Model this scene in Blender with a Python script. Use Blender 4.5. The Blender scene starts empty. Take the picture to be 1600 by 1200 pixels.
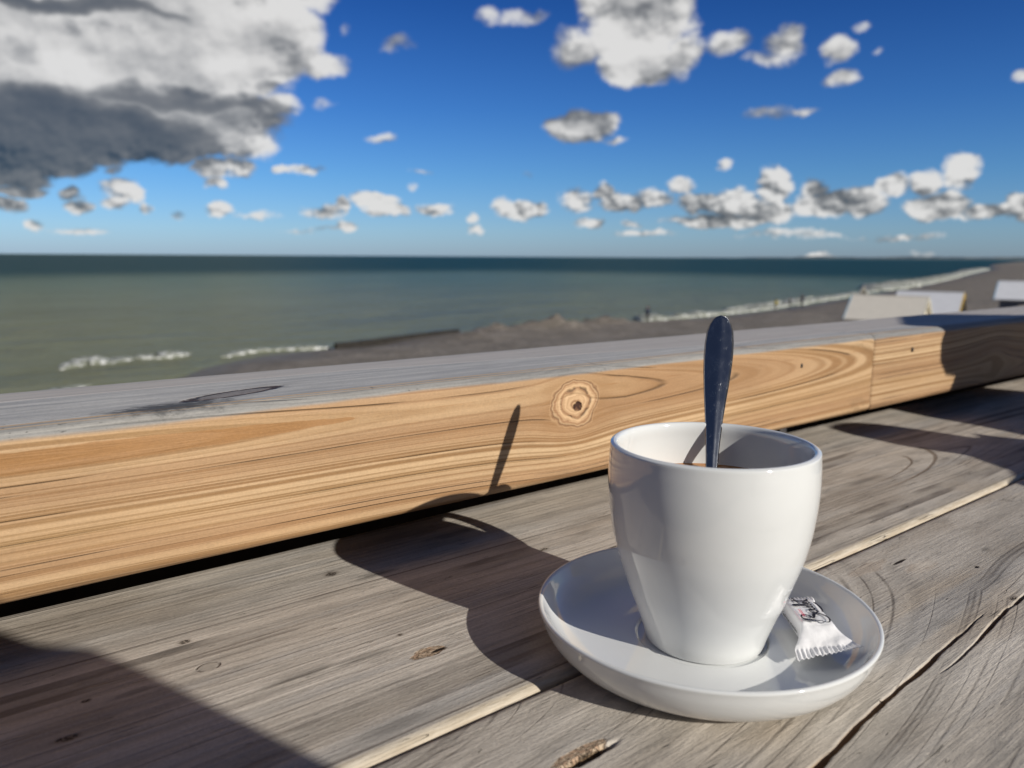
import bpy, bmesh, math, random
from math import radians as R, sin, cos, pi, sqrt, exp
from mathutils import Vector, Matrix, noise as mn

# ------------------------------------------------------------------ camera, light, exposure
scn = bpy.context.scene
col = scn.collection
cd = bpy.data.cameras.new('camera'); camo = bpy.data.objects.new('camera', cd); col.objects.link(camo)
scn.camera = camo
CAM = Vector((0, 0, .17689))
cr, cu, cf = Vector((.7859, -.6184, .0058)), Vector((.0955, .1307, .9868)), Vector((.6110, .7749, -.1618))
cf.normalize(); cr = (cr-cf*cr.dot(cf)).normalized(); cu = cr.cross(cf).normalized()
m = Matrix((cr, cu, -cf)).transposed().to_4x4(); m.translation = CAM
camo.matrix_world = m
cd.sensor_width = 36; cd.lens = 1215.04/1600*36
cd.clip_start = .01; cd.clip_end = 200000
cd.dof.use_dof = True; cd.dof.focus_distance = .40; cd.dof.aperture_fstop = 10.5

SUN = Vector((.41527, -2.06419, 1.0)).normalized()          # towards the sun
sun_el = math.asin(SUN.z); sun_rot = math.atan2(SUN.x, SUN.y)
sl = bpy.data.lights.new('sun', 'SUN'); sl.energy = 4.15; sl.angle = R(.53); sl.color = (1, .945, .85)
so = bpy.data.objects.new('sun', sl); col.objects.link(so)
so.rotation_euler = SUN.to_track_quat('Z', 'Y').to_euler()
scn.view_settings.view_transform = 'Standard'; scn.view_settings.look = 'None'
scn.view_settings.exposure = 0.0; scn.view_settings.gamma = 1
try:
    scn.cycles.max_bounces = 8
except Exception: pass

# ------------------------------------------------------------------ node helpers
class V:
    """a socket with arithmetic"""
    def __init__(s, nt, o): s.nt, s.o = nt, o
    def m(s, op, b=None, c=None, clamp=False):
        n = s.nt.nodes.new('ShaderNodeMath'); n.operation = op; n.use_clamp = clamp
        for i, q in enumerate((s, b, c)):
            if q is None: continue
            if isinstance(q, V): s.nt.links.new(q.o, n.inputs[i])
            else: n.inputs[i].default_value = q
        return V(s.nt, n.outputs[0])
    def __add__(s, b): return s.m('ADD', b)
    __radd__ = __add__
    def __sub__(s, b): return s.m('SUBTRACT', b)
    def __rsub__(s, b): return s.m('MULTIPLY', -1.).m('ADD', b)
    def __mul__(s, b): return s.m('MULTIPLY', b)
    __rmul__ = __mul__
    def __truediv__(s, b): return s.m('DIVIDE', b)
    def __neg__(s): return s.m('MULTIPLY', -1.)
    def max(s, b): return s.m('MAXIMUM', b)
    def min(s, b): return s.m('MINIMUM', b)
    def abs(s): return s.m('ABSOLUTE')
    def sqrt(s): return s.m('SQRT')
    def pow(s, b): return s.m('POWER', b)
    def exp(s): return s.m('EXPONENT')
    def sin(s): return s.m('SINE')
    def clamp(s): return s.m('ADD', 0., clamp=True)
    def step(s, a, b, smooth=True):
        n = s.nt.nodes.new('ShaderNodeMapRange'); n.interpolation_type = 'SMOOTHSTEP' if smooth else 'LINEAR'
        s.nt.links.new(s.o, n.inputs['Value'])
        inv = a > b
        n.inputs['From Min'].default_value = min(a, b); n.inputs['From Max'].default_value = max(a, b)
        n.inputs['To Min'].default_value = 1. if inv else 0.; n.inputs['To Max'].default_value = 0. if inv else 1.
        return V(s.nt, n.outputs['Result'])

class NT:
    def __init__(s, tree): s.nt = tree
    def new(s, t, **k):
        n = s.nt.nodes.new(t)
        for a, b in k.items(): setattr(n, a, b)
        return n
    def link(s, a, b): s.nt.links.new(a.o if isinstance(a, V) else a, b)
    def coords(s, kind='Object'):
        n = s.new('ShaderNodeTexCoord'); sp = s.new('ShaderNodeSeparateXYZ'); s.link(n.outputs[kind], sp.inputs[0])
        return [V(s.nt, o) for o in sp.outputs]
    def vec(s, x, y=0., z=0.):
        n = s.new('ShaderNodeCombineXYZ')
        for i, q in enumerate((x, y, z)):
            if isinstance(q, V): s.link(q, n.inputs[i])
            else: n.inputs[i].default_value = q
        return n.outputs[0]
    def noise(s, v, scale=1., detail=3., rough=.5, dist=0.):
        n = s.new('ShaderNodeTexNoise'); s.link(v, n.inputs['Vector'])
        n.inputs['Scale'].default_value = scale; n.inputs['Detail'].default_value = detail
        n.inputs['Roughness'].default_value = rough; n.inputs['Distortion'].default_value = dist
        return V(s.nt, n.outputs[0])
    def noise1(s, x, scale=1., detail=2., rough=.5):
        n = s.new('ShaderNodeTexNoise', noise_dimensions='1D'); s.link(x, n.inputs['W'])
        n.inputs['Scale'].default_value = scale; n.inputs['Detail'].default_value = detail; n.inputs['Roughness'].default_value = rough
        return V(s.nt, n.outputs[0])
    def voro(s, v, scale=1., feature='F1', out='Distance'):
        n = s.new('ShaderNodeTexVoronoi', feature=feature); s.link(v, n.inputs['Vector']); n.inputs['Scale'].default_value = scale
        return V(s.nt, n.outputs[out])
    def mix(s, f, a, b):
        n = s.new('ShaderNodeMix', data_type='RGBA')
        for sock, q in ((n.inputs[0], f), (n.inputs[6], a), (n.inputs[7], b)):
            if isinstance(q, V): s.link(q, sock)
            elif isinstance(q, (int, float)): sock.default_value = q
            else: sock.default_value = (*q, 1)
        return V(s.nt, n.outputs[2])
    def mulc(s, a, f):          # colour times scalar
        n = s.new('ShaderNodeVectorMath', operation='SCALE'); s.link(a, n.inputs[0])
        if isinstance(f, V): s.link(f, n.inputs['Scale'])
        else: n.inputs['Scale'].default_value = f
        return V(s.nt, n.outputs[0])
    def bump(s, h, dist, strength=1., normal=None):
        n = s.new('ShaderNodeBump'); s.link(h, n.inputs['Height']); n.inputs['Distance'].default_value = dist
        n.inputs['Strength'].default_value = strength
        if normal is not None: s.link(normal, n.inputs['Normal'])
        return V(s.nt, n.outputs[0])

def mat(name, build=None, color=(.5, .5, .5), rough=.6, metallic=0., spec=.5, **kw):
    M = bpy.data.materials.new(name); M.use_nodes = True
    t = NT(M.node_tree); b = M.node_tree.nodes['Principled BSDF']
    b.inputs['Base Color'].default_value = (*color, 1); b.inputs['Roughness'].default_value = rough
    b.inputs['Metallic'].default_value = metallic; b.inputs['Specular IOR Level'].default_value = spec
    for k, v in kw.items(): b.inputs[k.replace('_', ' ')].default_value = v
    if build:
        r = build(t)
        for k, v in r.items():
            t.link(v, b.inputs[k])
    return M

# ------------------------------------------------------------------ sky
w = bpy.data.worlds.new('World'); scn.world = w; w.use_nodes = True
T = NT(w.node_tree); bg = w.node_tree.nodes['Background']
w.cycles.sampling_method = 'MANUAL'; w.cycles.sample_map_resolution = 256
sky = T.new('ShaderNodeTexSky', sky_type='NISHITA'); sky.sun_disc = False
sky.sun_elevation = sun_el; sky.sun_rotation = sun_rot
sky.air_density = 1.0; sky.dust_density = .3; sky.ozone_density = 3.0
gx, gy, gz = T.coords('Generated')
az = gx.m('ARCTAN2', gy); el = gz.m('ARCSINE')
def px2dir(x, y):
    d = cf + cr*((x-800)/1215.04) - cu*((y-600)/1215.04); d.normalize()
    return math.atan2(d.x, d.y), math.asin(d.z)
# cumulus: (px x, px y, half width, half height, weight)   -> fixed directions in the sky
BL = [(150, -5, 360, 62, 1.1), (150, 95, 330, 75, 1.0), (330, 70, 170, 95, 1.05), (430, 60, 90, 80, 1.0), (60, 180, 330, 90, 1.1), (250, 190, 220, 70, .95), (330, 180, 140, 60, .8),
      (-60, 90, 300, 200, 1.2), (490, 100, 60, 30, .62), (60, 245, 110, 40, .8), (20, 275, 80, 25, .7), (150, -80, 420, 120, 1.2), (420, 165, 60, 25, .6),
      (985, 50, 85, 70, 1.0), (1030, 30, 65, 60, .95), (900, 75, 50, 42, .62), (985, -10, 90, 60, 1.), (1000, 100, 80, 38, .95), (1065, 85, 40, 45, .8),
      (1140, 66, 50, 24, .62), (1225, 72, 42, 30, .6), (1190, 92, 45, 16, .5), (1240, 55, 26, 28, .6), (1310, 78, 34, 28, .8), (1315, 122, 34, 16, .55),
      (908, 200, 66, 28, .95), (900, 190, 40, 24, .9), (965, 222, 26, 9, .5), (1205, 178, 48, 15, .52), (1255, 175, 30, 7, .42), (1595, 118, 22, 18, .7),
      (1130, 262, 22, 12, .55), (620, 68, 34, 20, .42), (540, 45, 14, 20, .36), (505, 162, 22, 12, .4), (598, 216, 26, 9, .42), (760, 25, 22, 16, .34), (815, 25, 45, 16, .4),
      (1350, 40, 18, 9, .36), (1372, 80, 14, 10, .34),
      (335, 262, 42, 22, .8), (375, 260, 24, 20, .75), (335, 290, 22, 11, .6), (440, 262, 18, 10, .55), (482, 263, 34, 12, .65), (175, 262, 20, 14, .5), (655, 267, 32, 6, .36), (825, 272, 10, 9, .36),
      (195, 300, 38, 26, .85), (180, 315, 30, 14, .7), (228, 326, 14, 11, .6), (110, 305, 20, 18, .75), (122, 322, 26, 12, .75), (35, 300, 45, 12, .7), (15, 322, 34, 14, .75), (52, 350, 22, 14, .7),
      (342, 328, 24, 17, .75), (278, 335, 16, 9, .5), (400, 336, 46, 9, .4), (505, 332, 42, 16, .72), (540, 322, 14, 16, .65), (543, 356, 22, 11, .62), (590, 312, 40, 14, .8), (606, 328, 38, 13, .8), (680, 328, 38, 10, .55),
      (742, 342, 16, 10, .6), (742, 358, 18, 10, .62), (808, 328, 44, 18, .82), (790, 322, 24, 14, .7), (905, 312, 36, 24, .62), (922, 350, 30, 12, .62), (990, 350, 18, 8, .45), (648, 290, 10, 8, .36),
      (945, 300, 20, 18, .8), (975, 318, 44, 18, .85), (1020, 312, 40, 20, .8), (1065, 290, 30, 18, .8), (1090, 318, 50, 24, .9), (1150, 318, 50, 28, .9), (1210, 290, 36, 34, .95), (1200, 330, 60, 20, .85),
      (1275, 295, 26, 26, .85), (1290, 320, 60, 24, .95), (1350, 318, 50, 26, .92), (1400, 290, 34, 26, .9), (1445, 285, 32, 24, .85), (1470, 320, 60, 28, .95), (1500, 268, 38, 34, 1.0), (1540, 330, 70, 16, .7), (1585, 318, 18, 22, .8), (1592, 335, 26, 14, .7),
      (1130, 345, 120, 12, .5), (1010, 365, 60, 8, .36), (1240, 365, 100, 9, .36), (1400, 370, 90, 8, .36), (1280, 400, 24, 5, .4), (1440, 398, 26, 6, .34), (120, 362, 60, 7, .34), (500, 360, 60, 6, .33)]
DK = [(50, 215, 400, 78, 1.25), (10, 165, 230, 50, 1.0), (250, 158, 240, 26, .62), (50, -2, 280, 20, .8), (-60, 240, 220, 100, 1.1), (30, 280, 100, 26, .7), (360, 195, 90, 26, .4), (45, 70, 40, 30, .35),
      (905, 85, 60, 40, .45), (985, 130, 60, 14, .25), (1150, 335, 110, 12, .45), (1440, 338, 130, 14, .5), (910, 218, 70, 10, .5), (400, 110, 60, 14, .2), (420, 135, 60, 12, .35)]
def blob(P, b):
    a, e = px2dir(b[0], b[1]); a2, _ = px2dir(b[0]+b[2], b[1]); _, e2 = px2dir(b[0], b[1]-b[3])
    n = T.new('ShaderNodeVectorMath', operation='MULTIPLY_ADD'); T.link(P, n.inputs[0])
    sx, sy = 1/abs(a2-a), 1/abs(e2-e)
    n.inputs[1].default_value = (sx, sy, 0); n.inputs[2].default_value = (-a*sx, -e*sy, 0)
    l = T.new('ShaderNodeVectorMath', operation='DOT_PRODUCT'); T.link(n.outputs[0], l.inputs[0]); T.link(n.outputs[0], l.inputs[1])
    return V(T.nt, l.outputs['Value']).m('MULTIPLY_ADD', -b[4], b[4])    # w*(1-len)
def field(P, L):
    r = None
    for b in L:
        if L is BL: b = (*b[:4], b[4]*(1.9 if b[2] > 100 else 1.35 if b[2] > 55 else 1.05))
        q = blob(P, b); r = q if r is None else r.m('SMOOTH_MAX', q, .12) if False else (q if r is None else r.max(q))
    return r
wn = T.noise(T.vec(az, el), 22., 4., .55); wn2 = T.noise(T.vec(az+7.3, el), 22., 4., .55)
P = T.vec(az+(wn-.5)*.036, el+(wn2-.5)*.026)
def dens(P, off):
    f = field(P, BL)
    n = T.noise(T.vec(az+off[0], (el+off[1])*1.35), 18., 6., .52)
    return f + (n-.5)*1.25, n
d1, n1 = dens(P, (0, 0))
n2 = T.noise(T.vec(az+.010, (el+.017)*1.35), 18., 5., .48)      # the same billows sampled towards the sun
n5 = T.noise(T.vec(az, el*1.3), 62., 4., .55); n6 = T.noise(T.vec(az+.0035, (el+.006)*1.3), 62., 4., .55)
lowm = el.step(.17, .10)*.7+.3
d1 = d1+(n5-.5)*.95*lowm
n3 = T.noise(T.vec(az, el*1.4), 11., 3., .5)
n4 = T.noise(T.vec(az+.03, (el+.03)*1.4), 11., 3., .5)
mask = d1.step(.02, .62)
relief = (n1-n2)*1.7 + (n3-n4)*1.5 + (n5-n6)*1.5*lowm
dark = (field(T.vec(az+(wn-.5)*.06, el+(n3-.5)*.05+(n1-.5)*.025), DK)).max(0.)
body = d1.step(.1, .75)
dk = dark.step(-.05, .95)
big_ = d1.step(.8, 1.5)
lum = (.80 + relief*.9*(1.-dk*.5)*(1.-big_*.62) + body*.12 - dk*.70).max(.05)
lum = lum.min(1.08)
cloudc = T.mix(lum.step(.05, .95, False), (.13, .185, .255), (1.0, .99, .97))
cloudc = T.mulc(cloudc, (lum*.86).max(.42))
# sky colour: Nishita, deepened overhead
skyc = T.new('ShaderNodeVectorMath', operation='MULTIPLY'); T.link(sky.outputs[0], skyc.inputs[0])
tint = T.new('ShaderNodeValToRGB'); T.link(el.step(-.0, .8, False), tint.inputs[0])
cr_ = tint.color_ramp; cr_.elements[0].position = 0.; cr_.elements[0].color = (.56, .80, 1.38, 1)
cr_.elements[1].position = 1.; cr_.elements[1].color = (.25, .45, .75, 1)
for p_, c_ in ((.04, (.55, .82, 1.32)), (.12, (.38, .72, 1.20)), (.22, (.24, .56, 1.08)), (.37, (.12, .37, .86))):
    e_ = cr_.elements.new(p_); e_.color = (*c_, 1)
T.link(tint.outputs[0], skyc.inputs[1])
skyv = T.mulc(V(T.nt, skyc.outputs[0]), 1.0)
SKYS = .085
cl = T.mulc(cloudc, 1/SKYS*.80)
# the sky overhead and towards the sun is a deeper, greyer blue than the strip over the sea
fw_ = gx*.619+gy*.785
beh = fw_.step(.45, -.05).max(el.step(.42, .75))
fin = T.mix(beh*.85, T.mix(mask*.96, skyv, cl), (.46, .66, 1.22))
T.link(fin, bg.inputs[0]); bg.inputs[1].default_value = SKYS

# ------------------------------------------------------------------ object helpers
def tag(o, label=None, cat=None, group=None, kind=None):
    if label: o['label'] = label
    if cat: o['category'] = cat
    if group: o['group'] = group
    if kind: o['kind'] = kind
    return o
def empty(name, loc=(0, 0, 0), rz=0):
    o = bpy.data.objects.new(name, None); o.location = loc; o.rotation_euler = (0, 0, rz); o.empty_display_size = .02
    col.objects.link(o); return o
def link(name, me, mt, parent=None, smooth=True, mtx=None):
    if mt and not me.materials: me.materials.append(mt)
    for p in me.polygons: p.use_smooth = smooth
    o = bpy.data.objects.new(name, me); col.objects.link(o)
    if parent: o.parent = parent
    if mtx is not None: o.matrix_local = mtx
    return o
def mesh(name, vs, fs):
    me = bpy.data.meshes.new(name); me.from_pydata([tuple(v) for v in vs], [], fs); me.update(); return me
def bmm(name, bm):
    me = bpy.data.meshes.new(name); bmesh.ops.recalc_face_normals(bm, faces=bm.faces); bm.to_mesh(me); bm.free(); return me
def box(bm, lo, hi, bev=0., mtx=None, segs=2):
    r = bmesh.ops.create_cube(bm, size=1.)
    vs = r['verts']
    for v in vs: v.co = Vector([lo[i]+(v.co[i]+.5)*(hi[i]-lo[i]) for i in range(3)])
    if bev > 0:
        es = list({e for v in vs for e in v.link_edges})
        g = bmesh.ops.bevel(bm, geom=es, offset=bev, segments=segs, profile=.5, affect='EDGES')
        vs = list({v for f in g['faces'] for v in f.verts} | {v for v in vs if v.is_valid})
    if mtx is not None:
        seen = set(); st = [v for v in vs if v.is_valid]
        for v in st:
            if v not in seen: v.co = mtx @ v.co; seen.add(v)
def lathe(prof, n=128):
    vs, fs = [], []
    rings = []
    for r, z in prof:
        if r < 1e-6: rings.append([len(vs)]); vs.append((0, 0, z))
        else:
            rings.append(list(range(len(vs), len(vs)+n)))
            vs += [(r*cos(2*pi*i/n), r*sin(2*pi*i/n), z) for i in range(n)]
    for a, b in zip(rings, rings[1:]):
        for i in range(n):
            j = (i+1) % n
            if len(a) == 1: fs.append((a[0], b[i], b[j]))
            elif len(b) == 1: fs.append((a[i], b[0], a[j]))
            else: fs.append((a[i], b[i], b[j], a[j]))
    return vs, fs
def smooth_prof(pts, k=5):      # Catmull-Rom through the profile points
    out = []
    n = len(pts)
    for i in range(n-1):
        p0, p1, p2, p3 = pts[max(0, i-1)], pts[i], pts[i+1], pts[min(n-1, i+2)]
        for j in range(k):
            t = j/k
            out.append(tuple(.5*((2*p1[a])+(-p0[a]+p2[a])*t+(2*p0[a]-5*p1[a]+4*p2[a]-p3[a])*t*t+(-p0[a]+3*p1[a]-3*p2[a]+p3[a])*t**3) for a in (0, 1)))
    out.append(pts[-1]); return out
def tube(pts, rads, n=12, flat=1., up=None, caps=True):
    """a tube along pts; rads per point; flat squashes along the second axis"""
    vs, fs = [], []
    pts = [Vector(p) for p in pts]
    ref = up or Vector((0, 0, 1))
    for i, p in enumerate(pts):
        t = (pts[min(i+1, len(pts)-1)]-pts[max(i-1, 0)]).normalized()
        a = t.cross(ref); a = a.normalized() if a.length > 1e-5 else Vector((1, 0, 0))
        b = a.cross(t).normalized(); r = rads[i] if hasattr(rads, '__len__') else rads
        for k in range(n):
            q = 2*pi*k/n; vs.append(p+a*cos(q)*r+b*sin(q)*r*flat)
    for i in range(len(pts)-1):
        for k in range(n):
            j = (k+1) % n; fs.append((i*n+k, i*n+j, (i+1)*n+j, (i+1)*n+k))
    if caps:
        fs.append(tuple(reversed(range(n)))); fs.append(tuple((len(pts)-1)*n+k for k in range(n)))
    return vs, fs
def merge(parts):
    vs, fs = [], []
    for v, f in parts:
        o = len(vs); vs += list(v); fs += [tuple(i+o for i in q) for q in f]
    return vs, fs

# ------------------------------------------------------------------ wood
BA = -.00565                                # the rail runs a hair out of parallel with the table boards
YF, ZB, ZT, YK = .38103, .02737, .10391, .49003

def warp_knot(t, x, z, k):                  # grain lines part round a knot (streamlines round a cylinder)
    kx, kz, a, ex = k
    dx = (x-kx)*(1/ex); dz = z-kz
    r2 = dx*dx+dz*dz
    w_ = r2/(r2+a*a)
    return kz + dz*w_, r2.sqrt()

def beam_build(second):
    def f(t):
        x, y, z = t.coords('Object')
        x0 = x
        if second: x = x+3.1
        yy = y-YF
        wob = t.noise(t.vec(x*2.2, z*9., y*9.), 1., 2., .5)-.5
        fine = t.noise(t.vec(x*26., z*1500., y*1500.), 1., 3., .6)
        fib = t.noise(t.vec(x*60., z*420., y*420.), 1., 4., .65)
        speck = t.noise(t.vec(x*620., z*800., y*800.), 1., 3., .7)
        # ---- front face
        if not second:
            z1, rk = warp_knot(t, x, z, (.351, .0785, .0165, 1.35))
            o = x.step(-.02, .22)*.0085 + (x-.40).max(0.)*.060
            zc = .0905-.014*x
        else:
            z1, rk = warp_knot(t, x0, z, (1.045, .046, .020, 1.5))
            o = x0*0.+.004
            zc = .047+.0*x0
            o = o+(x0-1.0).max(0.)*.05
        dz = z1-zc
        dist = (o*o+dz*dz).sqrt()+wob*.006
        n_a = t.noise1(dist, 265., 2., .6)
        n_b = t.noise1(dist+3.3, 520., 1., .5)
        ring = (n_a*.75+n_b*.38-.05+(fib-.5)*.12).step(.44, .62)
        big = t.noise(t.vec(x*3., z*30.), 1., 2., .5)
        cream = t.mix(big.step(.3, .7), (.62, .435, .255), (.52, .335, .18))
        brown = t.mix(big.step(.35, .65), (.285, .155, .062), (.36, .215, .095))
        face = t.mix(ring*.92, cream, brown)
        heart = dist.step(.0068, .0045) if not second else dist.step(.004, .002)
        if not second:
            hn_ = t.noise(t.vec(x*55., z*130.), 1., 3., .55)
            hh = ((.188-x)*(1/.12)).clamp().sqrt()*.0050
            band = ((z-.0892).abs()+(hn_-.5)*.0026-hh).step(.0003, -.0005)
            face = t.mix(band*.8, face, (.37, .185, .065))
            face = t.mix(dist.step(.016, .008)*x.step(.36, .43)*.6, face, (.36, .19, .08))
            face = t.mix(t.noise(t.vec(x*2.5, z*75.), 1., 2., .5).step(.5, .7)*.4, face, (.36, .205, .10))
        else: face = t.mix(heart*.8, face, (.39, .195, .075))
        zone = t.noise1(dist+1.7, 62., 1., .5).step(.42, .60)
        face = t.mix(zone*.55, face, (.33, .18, .088))
        face = t.mulc(face, .86+t.noise(t.vec(x*14., z*45.), 1., 4., .6)*.28)
        # resin streaks / tool marks
        face = t.mulc(face, .86+fib*.28)
        face = t.mulc(face, .80+speck*.40)
        crk = (t.noise1(dist+9.1, 95., 0., .5)-.5).abs().step(.014, .0)*t.noise(t.vec(x*6., z*60.), 1., 2.).step(.46, .56)
        crk = crk*dist.step(.008, .011)
        face = t.mulc(face, 1.-crk*.55)
        h = ring*-.35+fine*.35+fib*.5-crk*1.2
        if not second:
            # knot: rings, dark bark and a hollow heart
            kn = t.noise(t.vec(x*160., z*160.), 1., 3., .55)
            kl = t.noise(t.vec(x*45., z*60.), 1., 2., .5); rr = rk+(kn-.5)*.0035+(kl-.5)*.010
            inside = rr.step(.0180, .0150)
            face = t.mix((rk+(kl-.5)*.03).step(.036, .017)*.42, face, (.34, .185, .08))
            kr = t.noise1(rr, 480., 1., .5).step(.4, .62)
            kc = t.mix(kr*.8, (.66, .44, .25), (.30, .15, .07))
            face = t.mix(inside, face, kc)
            edge = (rr-.0102).abs().step(.0012, .0)*kn.step(.42, .56)
            edge2 = (rr-.0155).abs().step(.0013, .0)*.7
            face = t.mulc(face, 1.-edge*.6-edge2*.5)
            kx2 = (x-.3535)*(1/1.15); kz2 = z-.0765
            r3 = (kx2*kx2+kz2*kz2).sqrt()+(kn-.5)*.004
            core = r3.step(.0037, .0028)
            face = t.mix(core, face, t.mix(kn.step(.45, .6), (.05, .018, .01), (.20, .10, .05)))
            h = h-core*4.-edge*1.2
            # wet/mildew smudges near the end
            sm = ((x-.725).abs().step(.035, .0))*(((z-.035).abs().step(.012, .0))+((z-.0925).abs().step(.008, .0)))*t.noise(t.vec(x*90, z*160), 1., 3.).step(.4, .6)
            face = t.mix(sm*.5, face, (.20, .13, .065))
        # ---- weathered edge and top
        s_ = z+yy.max(0.)                      # runs up the face and on over the top
        edgen = t.noise(t.vec(x*7., s_*60.), 1., 3., .55)
        wea = (s_+(edgen-.5)*.008).step(.0980, .1012)
        tl = t.noise1(s_+wob*.008, 330., 2., .6)
        g1 = t.mix(t.noise(t.vec(x*5., s_*150.), 1., 3., .6).step(.3, .7), (.42, .415, .41), (.64, .62, .585))
        g1 = t.mulc(g1, (.66+fib*.50)*(.80+speck*.40)*(1.-s_.step(.115, .107)*.42))
        # honey coloured lines left along the arris
        hon = (s_+(edgen-.5)*.0035-.1128).abs().step(.0016, .0006)+(s_+(edgen-.5)*.003-.1085).abs().step(.0007, .0002)*.5
        g1 = t.mix(hon*.85, g1, (.58, .37, .18))
        # pale strip over the back part
        bl = yy-(.074-(x-.22).max(0.)*.12).max(.033)
        streak = t.noise(t.vec(x*4., y*420.), 1., 3., .6)
        pale = (bl+(streak-.5)*.004).step(-.001, .001)
        g1 = t.mix(pale*(.35+streak.step(.35, .65)*.5), g1, (.52, .47, .43))
        ln = bl.abs().step(.0018, .0006)
        g1 = t.mix(ln*.75, g1, (.72, .66, .6))
        if not second:
            # worn knot on the top with a dark rim, mildew to its left
            kn = t.noise(t.vec(x*90., y*140.), 1., 4., .6)
            ux = x-.134; uy = (y-.4125)
            lx = ux*.955+uy*.30; ly = uy*.955-ux*.30
            ee = ((lx*(1/.027)).pow(2.)+(ly*(1/.0066)).pow(2.)).sqrt()+(kn-.5)*.45
            rim = (ee-1.).abs().step(.24, .08)*kn.step(.36, .5)
            g1 = t.mix(ee.step(1.05, .85)*.78, g1, t.mix(kn.step(.4, .6), (.13, .10, .095), (.27, .235, .225)))
            halo = ee.step(2.4, 1.)*kn.step(.35, .6)
            g1 = t.mix(halo*.35, g1, (.16, .15, .145))
            g1 = t.mix(rim*.95, g1, (.035, .014, .012))
            mx = (x-.098)*(1/.036); my = (y-.394)*(1/.0115)
            mil = (mx*mx+my*my).sqrt()+(t.noise(t.vec(x*130., y*220.), 1., 4., .65)-.5)*1.7
            g1 = t.mix(mil.step(1.15, .3)*.9, g1, (.05, .052, .055))
            h = h-rim*3.*wea
        pit = t.noise(t.vec(x*260., y*700., z*700.), 1., 3., .6).step(.62, .74)*t.noise(t.vec(x*12., y*40.), 1., 2.).step(.45, .6)
        g1 = t.mulc(g1, 1.-pit*.45)
        c = t.mix(wea, face, g1)
        low = z.step(ZB+.0065, ZB+.001)         # darker lower arris, broken up by noise
        c = t.mulc(c, 1.-low*.35*t.noise(t.vec(x*8., z*200.), 1., 2.).step(.3, .6))
        h = h + tl*wea*.5 - pit*wea*.8
        return {'Base Color': c, 'Roughness': .56+wea*.02+(1.-fib)*.14, 'Normal': t.bump(h, .0006, .8)}
    return f
m_beam1 = mat('wood_rail', beam_build(False), spec=.35)
m_beam2 = mat('wood_rail_far', beam_build(True), spec=.35)
def endgrain(t):
    x, y, z = t.coords('Object')
    d = ((y-.46)*(y-.46)+(z+.03)*(z+.03)).sqrt()
    r = t.noise1(d, 300., 2.).step(.4, .62)
    return {'Base Color': t.mix(r, (.5, .33, .18), (.30, .17, .08))}

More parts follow.
